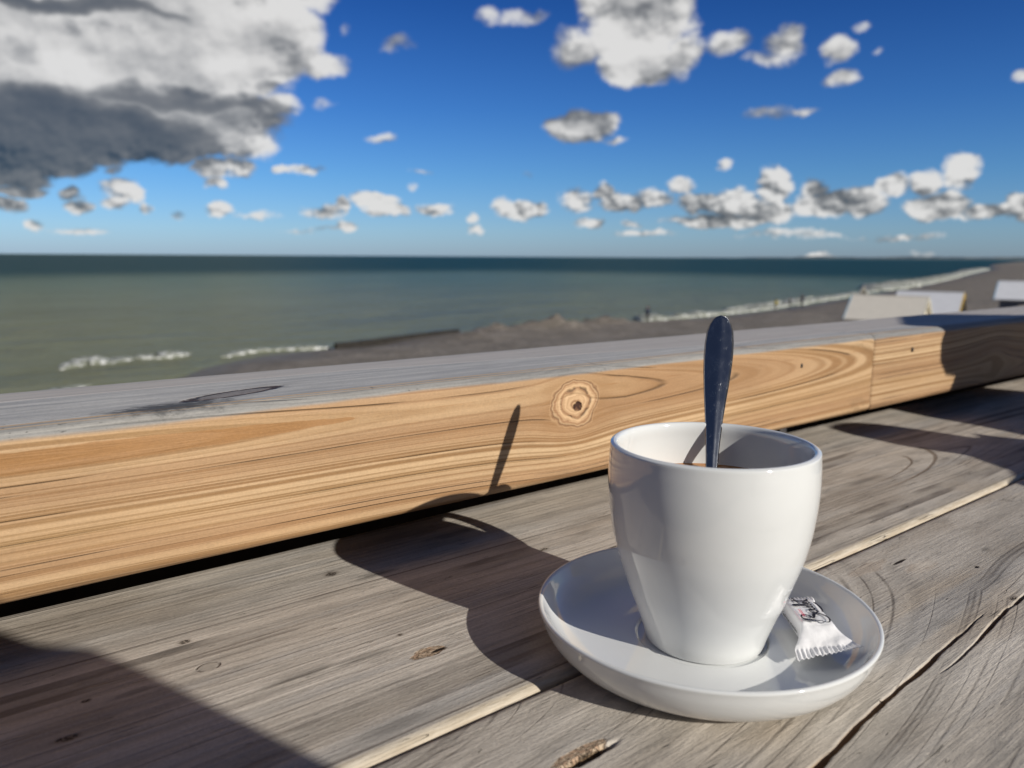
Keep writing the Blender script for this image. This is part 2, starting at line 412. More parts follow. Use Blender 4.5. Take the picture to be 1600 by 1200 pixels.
def plank_build(p):
    """weathered grey table board; p holds the board's knots, stains and lines in metres"""
    def f(t):
        x, y, z = t.coords('Object')
        sd_ = p['seed']
        wob = t.noise(t.vec(x*1.6+sd_, y*7.), 1., 2., .5)-.5
        fine = t.noise(t.vec(x*22.+sd_, y*1300., z*900.), 1., 3., .6)
        fib = t.noise(t.vec(x*45.+sd_, y*430., z*300.), 1., 4., .68)
        speck = t.noise(t.vec(x*560., y*700., z*600.), 1., 3., .7)
        blot = t.noise(t.vec(x*9.+sd_, y*26.), 1., 4., .6)
        yv = y
        rks = []
        for k in p['warp']:
            yv, rk = warp_knot(t, x, yv, k)
        yv = yv+wob*p.get('wob', .010)
        a0, b0, yc = p['cath']                 # cathedral figure: apex offset, growth along x, axis y
        o = ((x.min(p.get('xcap', 9.))-a0)*b0).max(0.)
        dy = yv-yc
        dist = (o*o+dy*dy).sqrt()
        n_a = t.noise1(dist+sd_*.37, p.get('freq', 95.), 2., .6)
        ring = n_a.step(.40, .64)
        # dark latewood lines
        ln = (t.noise1(dist+sd_*.9, p.get('lfreq', 70.), 1., .5)-.5).abs()
        lines = ln.step(p.get('lw', .022), .0)*t.noise(t.vec(x*7.+sd_, y*34.), 1., 3., .6).step(.36, .58)
        base = t.mix(blot.step(.3, .7), (.45, .405, .35), (.60, .55, .485))
        brn = t.noise(t.vec(x*4.+sd_*2, y*11.), 1., 3., .55).step(.50, .72)
        base = t.mix(brn*p.get('brown', .5), base, (.46, .37, .27))
        gry = t.noise(t.vec(x*3.+sd_*3, y*40.), 1., 3., .6).step(.52, .7)
        base = t.mix(gry*.55, base, (.38, .375, .37))
        base = t.mix(t.noise(t.vec(x*22.+sd_, y*70.), 1., 4., .65).step(.5, .72)*.42, base, (.27, .25, .225))
        base = t.mix(t.noise(t.vec(x*5.+sd_*5, y*16.), 1., 3., .6).step(.52, .68)*.45, base, (.30, .245, .19))
        c = t.mulc(base, .80+fib*.40)
        c = t.mulc(c, 1.06-ring*.20)
        c = t.mulc(c, .74+speck*.52)
        c = t.mix(lines*p.get('ldark', .62), c, (.055, .040, .032))
        h = fib*.55+fine*.35+speck*.35-ring*.2-lines*.15
        # short surface checks
        chk = (t.noise(t.vec(x*14.+sd_, y*520.), 1., 1., .5)-.5).abs().step(.008, .0)*t.noise(t.vec(x*24., y*120.), 1., 2.).step(.56, .66)
        c = t.mulc(c, 1.-chk*.8); h = h-chk*2.
        for (kx, ky, rx, ry, kind) in p['marks']:
            kn = t.noise(t.vec(x*(.9/rx), y*(.9/ry), kx*50), 1., 4., .62)
            e = (((x-kx)*(1/rx)).pow(2.)+((y-ky)*(1/ry)).pow(2.)).sqrt()+(kn-.5)*(1.1 if kind != 'ring' else .5)
            if kind == 'stain':
                c = t.mix(e.step(1.1, .25)*.5, c, (.105, .098, .088))
            elif kind == 'pale':
                c = t.mix(e.step(1.1, .6)*.85, c, t.mix(kn.step(.4, .6), (.46, .39, .32), (.66, .59, .50)))
            elif kind == 'ring':
                c = t.mix(e.step(1., .8)*.25, c, (.13, .11, .09)); rim = (e-.95).abs().step(.16, .02)
                rim = rim*kn.step(.38, .6); c = t.mix(rim*.6, c, (.07, .05, .04)); h = h-rim
            elif kind == 'knot':
                c = t.mix(e.step(1.5, .5)*.6, c, (.15, .115, .085))
                kk = t.noise(t.vec(x*900., y*900.), 1., 3.).step(.45, .6)
                c = t.mix(e.step(.85, .6)*kk*.9, c, (.03, .018, .012)); h = h-e.step(.85, .6)*kk*3.
            elif kind == 'split':              # broken-out knot: bare fibres and dark clefts
                inn = e.step(1., .86)
                fr = t.noise(t.vec(x*380., y*900., 4.), 1., 3., .6, .8)
                c = t.mix(inn, c, t.mix(fr.step(.38, .6), (.50, .34, .23), (.60, .47, .34)))
                cl_ = (fr-.5).abs().step(.035, .005)
                c = t.mix(inn*cl_*.9, c, (.05, .025, .015)); h = h-inn*cl_*4.-inn
            elif kind == 'arc':
                e2 = (((x-kx)*(1/rx)).pow(2.)+((y-ky)*(1/ry)).pow(2.)).sqrt()+(kn-.5)*.12
                am = (e2-1.).abs().step(.035, .008)*x.step(kx-.3*rx, kx+.4*rx)*y.step(ky+.004, ky)
                c = t.mix(am*.7, c, (.13, .085, .05)); h = h-am*.3
            elif kind == 'rift':
                c = t.mix(e.step(1., .6), c, (.02, .013, .01)); h = h-e.step(1., .6)*3.
        # paler arris on the near edge
        if 'arris' in p:
            ya = p['arris']
            aw = (y+(fib-.5)*.002).step(ya+.0055, ya+.0035)
            c = t.mix(aw*.85, c, t.mix(fib.step(.35, .65), (.50, .42, .31), (.68, .60, .48)))
        # raw wood inside the long split
        split_or_shade = z.step(-.0012, -.003)
        c = t.mix(split_or_shade*p.get('split_or_shade', 0.), c, (.36, .235, .13))
        return {'Base Color': c, 'Roughness': .60+(1.-fib)*.2, 'Normal': t.bump(h, .0009, .85)}
    return f
m_pl1 = mat('board_back', plank_build(dict(seed=2.3, warp=[(.69, .305, .016, 2.2)], cath=(.42, .045, .300), freq=110., lfreq=74., lw=.022, ldark=.66, wob=.008, brown=.45, arris=.2278,
    marks=[(.1777, .3887, .0042, .0030, 'knot'), (.0893, .3571, .003, .002, 'knot'), (.0912, .3283, .0052, .0036, 'ring'), (.1741, .2806, .0105, .0040, 'split'), (.1790, .2797, .0048, .0012, 'rift'), (.0611, .3266, .012, .003, 'stain'),
           (.034, .3079, .0046, .0022, 'knot'), (.297, .3441, .0036, .0018, 'knot'), (.0443, .3308, .002, .0014, 'knot'), (.172, .303, .0016, .0012, 'knot'),
           (.121, .2975, .020, .0040, 'stain'), (.150, .2945, .016, .003, 'stain'), (.135, .2415, .022, .0045, 'stain'), (.434, .328, .024, .005, 'stain'), (.085, .352, .016, .003, 'stain'), (.27, .40, .03, .006, 'stain'),
           (.60, .318, .104, .026, 'arc'), (.60, .325, .150, .045, 'arc'), (.70, .375, .05, .006, 'stain'), (.60, .300, .03, .004, 'stain'), (.196, .372, .016, .004, 'stain')])), spec=.3)
m_pl2 = mat('board_front', plank_build(dict(seed=5.1, warp=[(.452, .186, .0170, 1.25), (.535, .118, .012, 1.6)], cath=(.10, .30, .232), xcap=.447, freq=60., lfreq=98., lw=.030, ldark=.58, wob=.004, brown=.8, split_or_shade=.9,
    marks=[(.430, .2080, .022, .0055, 'pale'), (.455, .190, .016, .006, 'pale'), (.452, .2015, .010, .0012, 'rift'), (.480, .170, .0026, .0012, 'rift'), (.515, .1785, .006, .0028, 'stain'), (.42, .119, .014, .006, 'stain'), (.36, .098, .012, .005, 'stain'),
           (.1780, .1848, .0135, .0042, 'split'), (.1815, .1822, .0085, .0022, 'rift'), (.45, .1405, .004, .0016, 'knot')])), spec=.3)

def board(name, x0, x1, y0, y1, z0, z1, mt, parent, crack=None, bev=.0045):
    """a sawn board with rounded long edges; its top is a fine grid so splits are real hollows"""
    xs = []
    x = x0
    while x < x1:
        xs.append(x); x += .0025 if -.05 < x < .75 else .02
    xs.append(x1)
    ys = [y0+(y1-y0)*i/60 for i in range(1, 60)]
    if crack:
        ys = [y for y in ys if not crack[0] < y < crack[1]]+[crack[0]+(crack[1]-crack[0])*i/64 for i in range(65)]
        if len(crack) > 3:
            a, b = crack[3]; ys = [y for y in ys if not a < y < b]+[a+(b-a)*i/30 for i in range(31)]
    ys = sorted(y for y in ys if y0+bev*1.2 < y < y1-bev*1.2)
    prof = [(y0, z0)]+[(y0, z0+(z1-z0)*.5)]
    for i in range(7):
        a = i/6*pi/2; prof.append((y0+bev-bev*cos(a), z1-bev*.75+bev*.75*sin(a)))
    prof += [(y, z1) for y in ys]
    for i in range(7):
        a = i/6*pi/2; prof.append((y1-bev+bev*sin(a), z1-bev*.75+bev*.75*cos(a)))
    prof += [(y1, z0)]
    vs = []; n = len(prof)
    for x in xs:
        for (y, z) in prof:
            dz = 0; dy = 0
            if z > z0+1e-5:
                w_ = mn.noise(Vector((x*3.1, y*14, z0*9+y1*3)))*.0007
                dz += w_
                if crack: dz -= crack[2](x, y)
                if y < y0+bev*1.5 or y > y1-bev*1.5: dy = mn.noise(Vector((x*9, y1*7, 1)))*.0006
            vs.append((x, y+dy, z+dz))
    fs = []
    for i in range(len(xs)-1):
        for j in range(n-1):
            a = i*n+j; fs.append((a, a+n, a+n+1, a+1))
        fs.append((i*n+n-1, (i+1)*n+n-1, (i+1)*n, i*n))
    fs.append(tuple(range(n))); fs.append(tuple((len(xs)-1)*n+k for k in reversed(range(n))))
    return link(name, mesh(name, vs, fs), mt, parent)

C1 = [(-.4, .120), (.10, .1265), (.2389, .1286), (.2583, .1308), (.2817, .1333), (.3123, .1357), (.3367, .1366), (.3666, .1390), (.4002, .1412), (.4182, .1424)]
C2 = [(.3384, .1302), (.3536, .1303), (.3774, .1317), (.4028, .1345), (.4325, .1376), (.4406, .1370), (.4578, .1382), (.52, .141), (.62, .140), (.9, .144)]
def lerp(L, x):
    for (a, b), (c_, d) in zip(L, L[1:]):
        if a <= x <= c_: return b+(d-b)*(x-a)/(c_-a)
    return None
def crack_depth(x, y):
    d = 0
    yc = lerp(C1, x)
    if yc is not None:
        yc += mn.noise(Vector((x*60, 0, 0)))*.0006
        w_ = .0018*min(1, max(0, (.4182-x)/.06))*(.75+.5*mn.noise(Vector((x*40, 5, 0))))
        w_ = max(w_, .0003 if x < .415 else 0)
        d = max(d, .006*max(0, 1-((y-yc)/max(w_, 1e-5))**2)**.5 if abs(y-yc) < w_ else 0)
    yc = lerp(C2, x)
    if yc is not None:
        yc += mn.noise(Vector((x*60, 3, 0)))*.0006
        w_ = .0013*min(1, max(0, (x-.338)/.05))*(.8+.5*mn.noise(Vector((x*30, 9, 0))))
        if .436 < x < .444: w_ *= .4
        d = max(d, .005*max(0, 1-((y-yc)/max(w_, 1e-5))**2)**.5 if abs(y-yc) < w_ else 0)
    # broken-out splinter hollow near the bottom of the view
    ex, ey = (x-.1800)/.0150, (y-.1822)/.0022
    nn = mn.noise(Vector((x*260, y*500, 0)))*.5
    if ex*ex+ey*ey+nn < 1: d = max(d, .006*(1-(ex*ex+ey*ey+nn)))
    return d

table = empty('timber_table', (.3, .25, -.75))
tag(table, 'weathered grey plank table under the coffee cup, one board split lengthwise', 'table')
ti = Matrix.Translation((-.3, -.25, .75))
b1 = board('table_board', -.75, 1.75, .2283, .4405, -.042, 0., m_pl1, table)
b2 = board('table_board', -.75, 1.75, .030, .2262, -.042, -.0006, m_pl2, table, crack=(.1255, .1465, crack_depth, (.1775, .1885)))
b3 = board('table_board', -.75, 1.75, -.170, .0275, -.042, -.0008, m_pl2, table)
for b in (b1, b2, b3): b.matrix_local = ti
b1['label'] = 'back board with the pale rounded edge and small knots'
b2['label'] = 'split board with curved grain under the saucer'
def plainwood(c1, c2, s=1.):
    def f(t):
        x, y, z = t.coords('Object')
        n = t.noise(t.vec(x*30*s, y*30*s, z*3*s), 1., 4., .6)
        return {'Base Color': t.mix(n.step(.3, .7), c1, c2)}
    return f
m_wd = mat('old_timber', plainwood((.22, .18, .14), (.33, .28, .22)), rough=.7)
for x in (-.55, 1.55):
    bm = bmesh.new(); box(bm, (x-.04, -.15, -.112), (x+.04, .43, -.0425), .004)
    link('cross_bearer', bmm('cross_bearer', bm), m_wd, table, False).matrix_local = ti
    for y in (-.13, .35):
        bm = bmesh.new(); box(bm, (x-.035, y, -.75), (x+.035, y+.07, -.1125), .004)
        link('leg', bmm('leg', bm), m_wd, table, False).matrix_local = ti

m_gap = mat('gap_shade_dark', plainwood((.022, .018, .014), (.045, .036, .028)), rough=.85, spec=.2)  # shade of the gap under the rail put into the colour
def beam(name, x0, x1, mt, label, post_x, z_off=0., y_off=0.):
    root = empty(name, ((x0+x1)/2, YF, -.75))
    tag(root, label, 'timber rail', 'timber rails along the table')
    rt, rb_ = .0075, .0045
    prof = []
    def arc(cy, cz, r, a0, a1, k=6):
        for i in range(k+1):
            a = a0+(a1-a0)*i/k; prof.append((cy+r*cos(a), cz+r*sin(a)))
    arc(YF+rb_, ZB+rb_, rb_, -pi/2, -pi); arc_pts = 14
    for i in range(1, arc_pts): prof.append((YF, ZB+rb_+(ZT-rt-ZB-rb_)*i/arc_pts))
    arc(YF+rt, ZT-rt, rt, pi, pi/2)
    for i in range(1, 16): prof.append((YF+rt+(YK-2*rt-YF)*i/16, ZT))
    arc(YK-rt, ZT-rt, rt, pi/2, 0); arc(YK-rb_, ZB+rb_, rb_, 0, -pi/2)
    n = len(prof); xs = []
    x = x0
    while x < x1-.003: xs.append(x); x += .005 if -.1 < x < 1.4 else .05
    xs.append(x1)
    vs = []
    e = .0012
    for i, x in enumerate(xs):
        sh = 1 if i in (0, len(xs)-1) else 0
        for (y, z) in prof:
            w_ = mn.noise(Vector((x*4, y*8, z*8+3)))*.0005+mn.noise(Vector((x*40, y*60, z*60)))*.00012
            cy, cz = (YF+YK)/2, (ZB+ZT)/2
            d_ = Vector((y-cy, z-cz)); d_n = d_.normalized()
            k_ = w_-(e if sh else 0)
            vs.append((x, y+d_n.x*k_+y_off, z+d_n.y*k_+z_off))
    fs = []
    for i in range(len(xs)-1):
        for j in range(n):
            a = i*n+j; b = i*n+(j+1) % n; fs.append((a, b, b+n, a+n))
    fs.append(tuple(reversed(range(n)))); fs.append(tuple((len(xs)-1)*n+k for k in range(n)))
    RZ = Matrix.Rotation(BA, 4, 'Z'); inv = root.matrix_basis.inverted() if False else Matrix.Translation(-root.location)
    o = link('rail_timber', mesh('rail_timber', vs, fs), mt, root); o.matrix_local = inv @ RZ
    for px_ in post_x:
        bm = bmesh.new(); box(bm, (px_-.045, YK-.0+.001, -.75), (px_+.045, YK+.09, ZT-.012), .004)
        p = link('post', bmm('post', bm), m_wd, root, False); p.matrix_local = inv @ RZ
    bm = bmesh.new(); box(bm, (x0+.02, YF+.085, -.16), (x1-.02, YF+.105, ZB-.0012), .002)  # added board, there to keep the gap under the rail black
    link('gap_shade_board', bmm('gap_shade_board', bm), m_gap, root, False).matrix_local = inv @ RZ
    return root, inv @ RZ
r1, q1 = beam('timber_rail', -1.6, .7495, m_beam1, 'honey coloured timber rail with a big round knot and bare grey top', (-1.2, -.5))
r2, q2 = beam('timber_rail', .7503, 2.6, m_beam2, 'farther timber rail beyond the butt joint, half in shadow', (1.7, 2.5), z_off=-.0004, y_off=.0006)
m_nail = mat('nail_hole', color=(.035, .028, .022), rough=.6)
def nail(root, q, x, z, r):
    bm = bmesh.new(); bmesh.ops.create_cone(bm, cap_ends=True, segments=14, radius1=r, radius2=r*.8, depth=.0012, matrix=Matrix.Translation((x, YF-.0001, z)) @ Matrix.Rotation(pi/2, 4, 'X') @ Matrix.Scale(1.5, 4, (0, 1, 0)))
    o = link('nail_head', bmm('nail_head', bm), m_nail, root); o.matrix_local = q
nail(r1, q1, .6221, .0828, .0016); nail(r2, q2, .8282, .083, .0018)

# ------------------------------------------------------------------ cup, saucer, coffee, spoon
def glaze(t):
    x, y, z = t.coords('Object')
    n = t.noise(t.vec(x, y, z), 60., 3., .6); w_ = t.noise(t.vec(x, y, z), 22., 2., .5)
    sm = t.noise(t.vec(x*3, y*3, z), 90., 4., .7).step(.62, .8)
    return {'Base Color': t.mix(n.step(.4, .8)*.25, (.76, .775, .775), (.72, .735, .735)), 'Roughness': .045+sm*.10, 'Normal': t.bump(w_, .0005, .25)}
m_china = mat('white_glaze', glaze, spec=.55, Coat_Weight=.4, Coat_Roughness=.03)
CX, CY = .27567, .20816
saucer = tag(empty('saucer', (CX, CY, 0)), 'round white china saucer with a raised rim holding the cup and biscuit', 'saucer')
sp_ = [(.0, .0025), (.049, .0025), (.0505, .0006), (.053, .0001), (.0555, .0002), (.0572, .0014), (.0600, .0018), (.0655, .0042), (.0702, .0090), (.0731, .0142), (.0746, .0190), (.0751, .0208), (.0743, .0216), (.0730, .0211), (.0715, .0185), (.0690, .0142), (.0650, .0102), (.0595, .0078), (.050, .0067), (.040, .0063), (.0312, .0063), (.0298, .0060), (.0288, .0052), (.0270, .0050), (.0, .0050)]
v_, f_ = lathe(smooth_prof(sp_, 5), 160)
link('saucer_dish', mesh('saucer_dish', v_, f_), m_china, saucer)

sdx, sdy = .786*.0012, -.618*.0012
cup = tag(empty('coffee_cup', (CX+sdx, CY+sdy, .0051)), 'plain white handled coffee cup standing on the saucer with a spoon in it', 'cup')
zk = [(.0245, .0), (.0250, -.0001), (.0262, .0004), (.0268, .0015)]
out = [(.006, .0268), (.012, .0284), (.020, .0313), (.028, .0344), (.035, .0368), (.043, .0395), (.050, .0416), (.058, .0433), (.065, .0443), (.0725, .0451), (.080, .0455), (.088, .0454), (.093, .0451), (.0955, .0449)]
prof = [(0, .0022), (.022, .0022), (.0235, .0)]+zk+[(r, z-.0051) for z, r in out[1:]]
rimz = .0964-.0051
prof += [(.0443, rimz-.0003), (.0432, rimz+.0001), (.0421, rimz-.0004), (.0415, rimz-.0018)]
inn = [(r-.0036, z-.0051) for z, r in reversed(out[1:-1]) if z > .02]
prof += [(.0414, rimz-.004)]+inn[1:]+[(.026, .0110), (.018, .0078), (0, .0070)]
v_, f_ = lathe(smooth_prof(prof, 5), 160)
link('cup_body', mesh('cup_body', v_, f_), m_china, cup)
# ear handle on the far right side
ha = R(53)
hx, hy = cos(ha), sin(ha)
hp = [(.0430, .0865), (.052, .0885), (.0640, .0875), (.0715, .0815), (.0735, .0730), (.0700, .0640), (.0620, .0565), (.0520, .0510), (.0410, .0465)]
hp = smooth_prof([(a, b-.0051) for a, b in hp], 4)
pts = [Vector((a*hx, a*hy, b)) for a, b in hp]
rr_ = [.0042+.0008*abs(2*i/(len(pts)-1)-1)**3 for i in range(len(pts))]
v_, f_ = tube(pts, rr_, 20, 1.25, up=Vector((-hy, hx, 0)))
link('handle', mesh('handle', v_, f_), m_china, cup)

def coffee_b(t):
    x, y, z = t.coords('Object')
    rr = (x*x+y*y).sqrt(); n = t.noise(t.vec(x, y), 160., 4., .6)
    crema = (rr+(n-.5)*.012).step(.030, .038)
    return {'Base Color': t.mix(crema, (.045, .016, .006), (.46, .22, .085))}
m_cof = mat('coffee_liquid', coffee_b, rough=.08)
v_, f_ = lathe([(0, .0), (.037, .0), (.0408, .0002), (.0417, .0006)], 96)
cof = tag(link('coffee', mesh('coffee', v_, f_), m_cof), 'dark coffee with a brown crema edge filling the white cup', 'coffee')
cof.location = (CX+sdx, CY+sdy, .0753)

def steel(t):
    x, y, z = t.coords('Object')
    n = t.noise(t.vec(x*900, y*900, z*60), 1., 3., .6); s2 = t.noise(t.vec(x*140, y*140, z*140), 1., 4., .7)
    scr = (t.noise(t.vec(x*500, y*500, z*130), 1., 1., .5, 2.)-.5).abs().step(.003, .0)*s2.step(.5, .6)
    return {'Base Color': t.mix(s2.step(.45, .75)*.5, (.33, .345, .38), (.44, .455, .48)), 'Roughness': .13+s2*.14+scr*.3, 'Normal': t.bump(n*.3+scr, .00006, .6)}
m_steel = mat('brushed_steel', steel, metallic=1.)
tip = Vector((.33168, .24747, .14765)); bot = Vector((.27642, .20616, .0165))
ax_ = (bot-tip).normalized(); L_ = (bot-tip).length
vd = (tip-CAM).normalized()
wd_ = ax_.cross(vd).normalized()
if wd_.dot(cr) < 0: wd_ = -wd_
nr_ = wd_.cross(ax_).normalized()
if nr_.dot(vd) > 0: nr_ = -nr_                    # faces the viewer's side
spoon = tag(empty('teaspoon', tip), 'worn steel teaspoon standing upright in the coffee cup', 'spoon')
prof_w = [(0, .0004), (.0008, .0024), (.0022, .0039), (.005, .0054), (.009, .0066), (.015, .00715), (.022, .0072), (.030, .0068), (.038, .0061), (.046, .0053), (.055, .0044), (.065, .0036), (.075, .0030), (.085, .0026), (.098, .0024)]
vs = []; fs = []; K = 13
th = .0008
for (d, hw) in prof_w:
    c0 = ax_*d - wd_*(.0011*min(1, d/.05)) - nr_*(.0012*sin(min(1, d/.09)*pi))
    for sgn in (1, -1):
        for k in range(K):
            u_ = -1+2*k/(K-1)
            q_ = (1-abs(u_)**2.6)
            rise = (.0007+.0005*exp(-(u_/.35)**2))*q_*min(1, hw/.004) if sgn > 0 else -.0006*q_**.5
            vs.append(c0+wd_*hw*u_*(1 if sgn > 0 else 1)+nr_*rise)
for i in range(len(prof_w)-1):
    a = i*2*K; b = a+2*K
    for k in range(K-1):
        fs.append((a+k, a+k+1, b+k+1, b+k)); fs.append((a+K+k+1, a+K+k, b+K+k, b+K+k+1))
    fs.append((a, b, b+K, a+K)); fs.append((a+K-1, a+2*K-1, b+2*K-1, b+K-1))
fs.append(tuple(list(range(K))+list(reversed(range(K, 2*K)))))
link('spoon_handle', mesh('spoon_handle', vs, fs), m_steel, spoon)
# bowl of the spoon
vs = []; fs = []; n1_, n2_ = 14, 20
bl_, bw_ = L_-.094, .0125
for s_ in (0, 1):
    for i in range(n1_+1):
        tt = i/n1_; d = .094+bl_*tt; hw = bw_*max(.15, sin(pi*min(1, max(0, .06+tt*.90)))**.6)
        for k in range(n2_+1):
            u_ = -1+2*k/n2_
            dep = .006*(1-u_*u_)*sin(pi*min(.98, .05+tt*.9))
            vs.append(ax_*d+wd_*(hw*u_-.001)-nr_*(dep+(.0008 if s_ else 0)))
o_ = (n1_+1)*(n2_+1)
for i in range(n1_):
    for k in range(n2_):
        a = i*(n2_+1)+k; fs.append((a, a+1, a+n2_+2, a+n2_+1)); fs.append((o_+a+1, o_+a, o_+a+n2_+1, o_+a+n2_+2))
for i in range(n1_):
    a = i*(n2_+1); b = a+n2_; fs += [(a, a+n2_+1, o_+a+n2_+1, o_+a), (b+n2_+1, b, o_+b, o_+b+n2_+1)]
link('spoon_bowl', mesh('spoon_bowl', vs, fs), m_steel, spoon)

# ------------------------------------------------------------------ wrapped biscuit
def foil(t):
    x, y, z = t.coords('Object')
    n = t.noise(t.vec(x, y, z), 260., 4., .6, .6); v2 = t.noise(t.vec(x, y, z), 120., 2., .5)
    return {'Base Color': t.mix(n.step(.3, .7)*.3, (.90, .895, .91), (.84, .835, .86)), 'Normal': t.bump(n*.6+v2, .0012, .5)}
m_wrap = mat('white_wrapper', foil, rough=.34, spec=.5, Subsurface_Weight=.0)
m_ink = mat('black_print', color=(.012, .012, .014), rough=.4)
m_red = mat('red_print', color=(.75, .10, .16), rough=.4)
m_pale = mat('pink_print', color=(.80, .52, .55), rough=.4)
# axis from near crimp to far crimp
NA, FA = Vector((.2925, .1545, .0)), Vector((.3245, .1920, .0))
pa = (FA-NA).normalized(); pl = (FA-NA).length
pr = Vector((pa.y, -pa.x, 0)).normalized()        # to the viewer's right
pk = empty('wrapped_biscuit', (NA.x, NA.y, .0105)); tag(pk, 'small white wrapped biscuit with black lettering lying on the saucer', 'biscuit')
tilt = Matrix((pa, -pr, pa.cross(-pr))).transposed().to_4x4()      # local x along, y to the left, z up
pk.matrix_basis = Matrix.Translation((NA.x, NA.y, .0113)) @ tilt @ Matrix.Rotation(R(-5), 4, 'X') @ Matrix.Rotation(R(2.5), 4, 'Y')
def psec(u):     # u in 0..1 along: half width, height, base lift
    pts_ = [(0, .0136, .0003, .0026), (.09, .0134, .0004, .0030), (.13, .0124, .0014, .0030), (.20, .0104, .0048, .0010), (.28, .0085, .0082, .0), (.34, .0078, .0094, .0), (.80, .0074, .0094, .0), (.86, .0076, .0086, .0002), (.93, .0088, .0042, .0026), (.965, .0098, .0007, .0050), (1.04, .0102, .0003, .0055)]
    for a, b in zip(pts_, pts_[1:]):
        if a[0] <= u <= b[0]:
            k = (u-a[0])/(b[0]-a[0]); return [a[i]+(b[i]-a[i])*k for i in (1, 2, 3)]
    return list(pts_[-1][1:])
NU, NV = 100, 120; PL = pl
vs = []; fs = []
for i in range(NU+1):
    u = i/NU*1.04; hw, h_, lf = psec(u)
    for k in range(NV):
        a = 2*pi*k/NV; ca, sa = cos(a), sin(a); e_ = .22
        tq = k/NV; q_ = 1-4*tq if tq < .5 else -3+4*tq
        q_ = math.copysign(1-(1-abs(q_))**1.25, q_)
        yy = hw*q_; zz = h_/2*(1 if tq < .5 else -1)*max(0, 1-abs(q_)**9)**.5
        crim = 0
        if u < .105: crim = .00045*sin(k_*0) if False else .00042*sin(yy*2*pi/.0019)*min(1, (.105-u)/.03)
        if u > .975: crim = .0004*sin(yy*2*pi/.0016)
        nn = mn.noise(Vector((u*9, yy*260, zz*200)))*.00055*(1.2 if u < .35 else .35)
        droop = -.0022*(yy/.0125) if u < .12 else 0
        vs.append((u*PL+(mn.noise(Vector((yy*500, 1, 0)))*.0003 if i in (0, NU) else 0), yy, h_/2+zz+lf+crim+nn+droop*max(0, 1-u/.12)))
for i in range(NU):
    for k in range(NV):
        j = (k+1) % NV; fs.append((i*NV+k, (i+1)*NV+k, (i+1)*NV+j, i*NV+j))
fs.append(tuple(range(NV))); fs.append(tuple(NU*NV+k for k in reversed(range(NV))))
link('wrapper', mesh('wrapper', vs, fs), m_wrap, pk)
# script lettering, drawn as pen strokes on the top face: (along, across) with x = reading direction, y = up of the letters
STK = [[(0.02, .30), (.16, .95), (.20, 1.0)], [(.02, .62), (.10, .92), (.24, 1.04), (.34, .92), (.28, .70), (.17, .58), (.32, .50), (.36, .28), (.24, .05), (.08, .0), (-.03, .12), (.0, .32)],
       [(.17, .58), (.30, .45), (.40, .48)], [(.46, .52), (.40, .40), (.40, .26), (.47, .22), (.53, .34), (.51, .50), (.46, .52)],
       [(.56, .52), (.54, .30), (.58, .24), (.65, .38), (.67, .52)], [(.67, .52), (.65, .28), (.70, .25)],
       [(.70, .25), (.79, .70), (.80, .98), (.76, .90), (.74, .30), (.79, .24)],
       [(.79, .30), (.88, .42), (.86, .52), (.81, .44), (.82, .26), (.91, .28)],
       [(.91, .28), (.99, .95)], [(.97, .40), (.95, .26), (1.03, .28)], [(.87, .72), (1.10, .84)], [(.40, .02), (.62, -.04), (.86, .06)]]
def strokes(name, S, x0, y0, sx, sy, z, w, mt, side=None, parent=pk):
    parts = []
    for s_ in S:
        pp = smooth_prof([(a, b) for a, b in s_], 5) if len(s_) > 2 else s_
        P3 = []
        for a, b in pp:
            if side is None: P3.append(Vector((x0+a*sx, y0+b*sy, z)))
            else: P3.append(Vector((x0+a*sx, side, z+b*sy)))
        n_ = len(P3); v, f = [], []
        for i, p in enumerate(P3):
            t_ = (P3[min(i+1, n_-1)]-P3[max(0, i-1)]).normalized()
            up_ = Vector((0, 0, 1)) if side is None else Vector((0, 1, 0))
            a_ = t_.cross(up_).normalized(); ww = w*(.55+.45*sin(pi*min(1, max(0, (i+.6)/n_)))+.25*abs(t_.y if side is None else t_.z))
            v += [p+a_*ww, p-a_*ww]
        for i in range(n_-1): f.append((2*i, 2*i+1, 2*i+3, 2*i+2))
        parts.append((v, f))
    v, f = merge(parts); return link(name, mesh(name, v, f), mt, parent, False)
TZ = .0100
strokes('script_lettering', STK,   .3*PL, -.0058, .50*PL, .0104, TZ, .00042, m_ink)
def textobj(name, body, size, mtx, mt, shear=0):
    cu_ = bpy.data.curves.new(name, 'FONT'); cu_.body = body; cu_.size = size; cu_.shear = shear; cu_.extrude = .00002; cu_.resolution_u = 2
    tmp = bpy.data.objects.new(name, cu_); col.objects.link(tmp)
    bpy.context.view_layer.update()
    me = bpy.data.meshes.new_from_object(tmp.evaluated_get(bpy.context.evaluated_depsgraph_get()))
    bpy.data.objects.remove(tmp)
    return link(name, me, mt, pk, False, mtx)
textobj('small_lettering', 'maison', .0026, Matrix.Translation((.43*PL, .0030, TZ+.0001)), m_red, .3)
sidel = textobj('side_lettering', 'Gaufrettes artisanales', .0026, Matrix.Translation((.30*PL, .0069, .0045)), m_ink)
sidel.matrix_local = Matrix.Translation((.80*PL, .0081, .0036)) @ Matrix.Rotation(pi, 4, 'Z') @ Matrix.Rotation(pi/2, 4, 'X') @ Matrix.Scale(.93, 4, (1, 0, 0))
strokes('pink_line', [[(0, 0), (1, 0)]],   .33*PL, .0062, .22*PL, .001, TZ, .00016, m_pale)

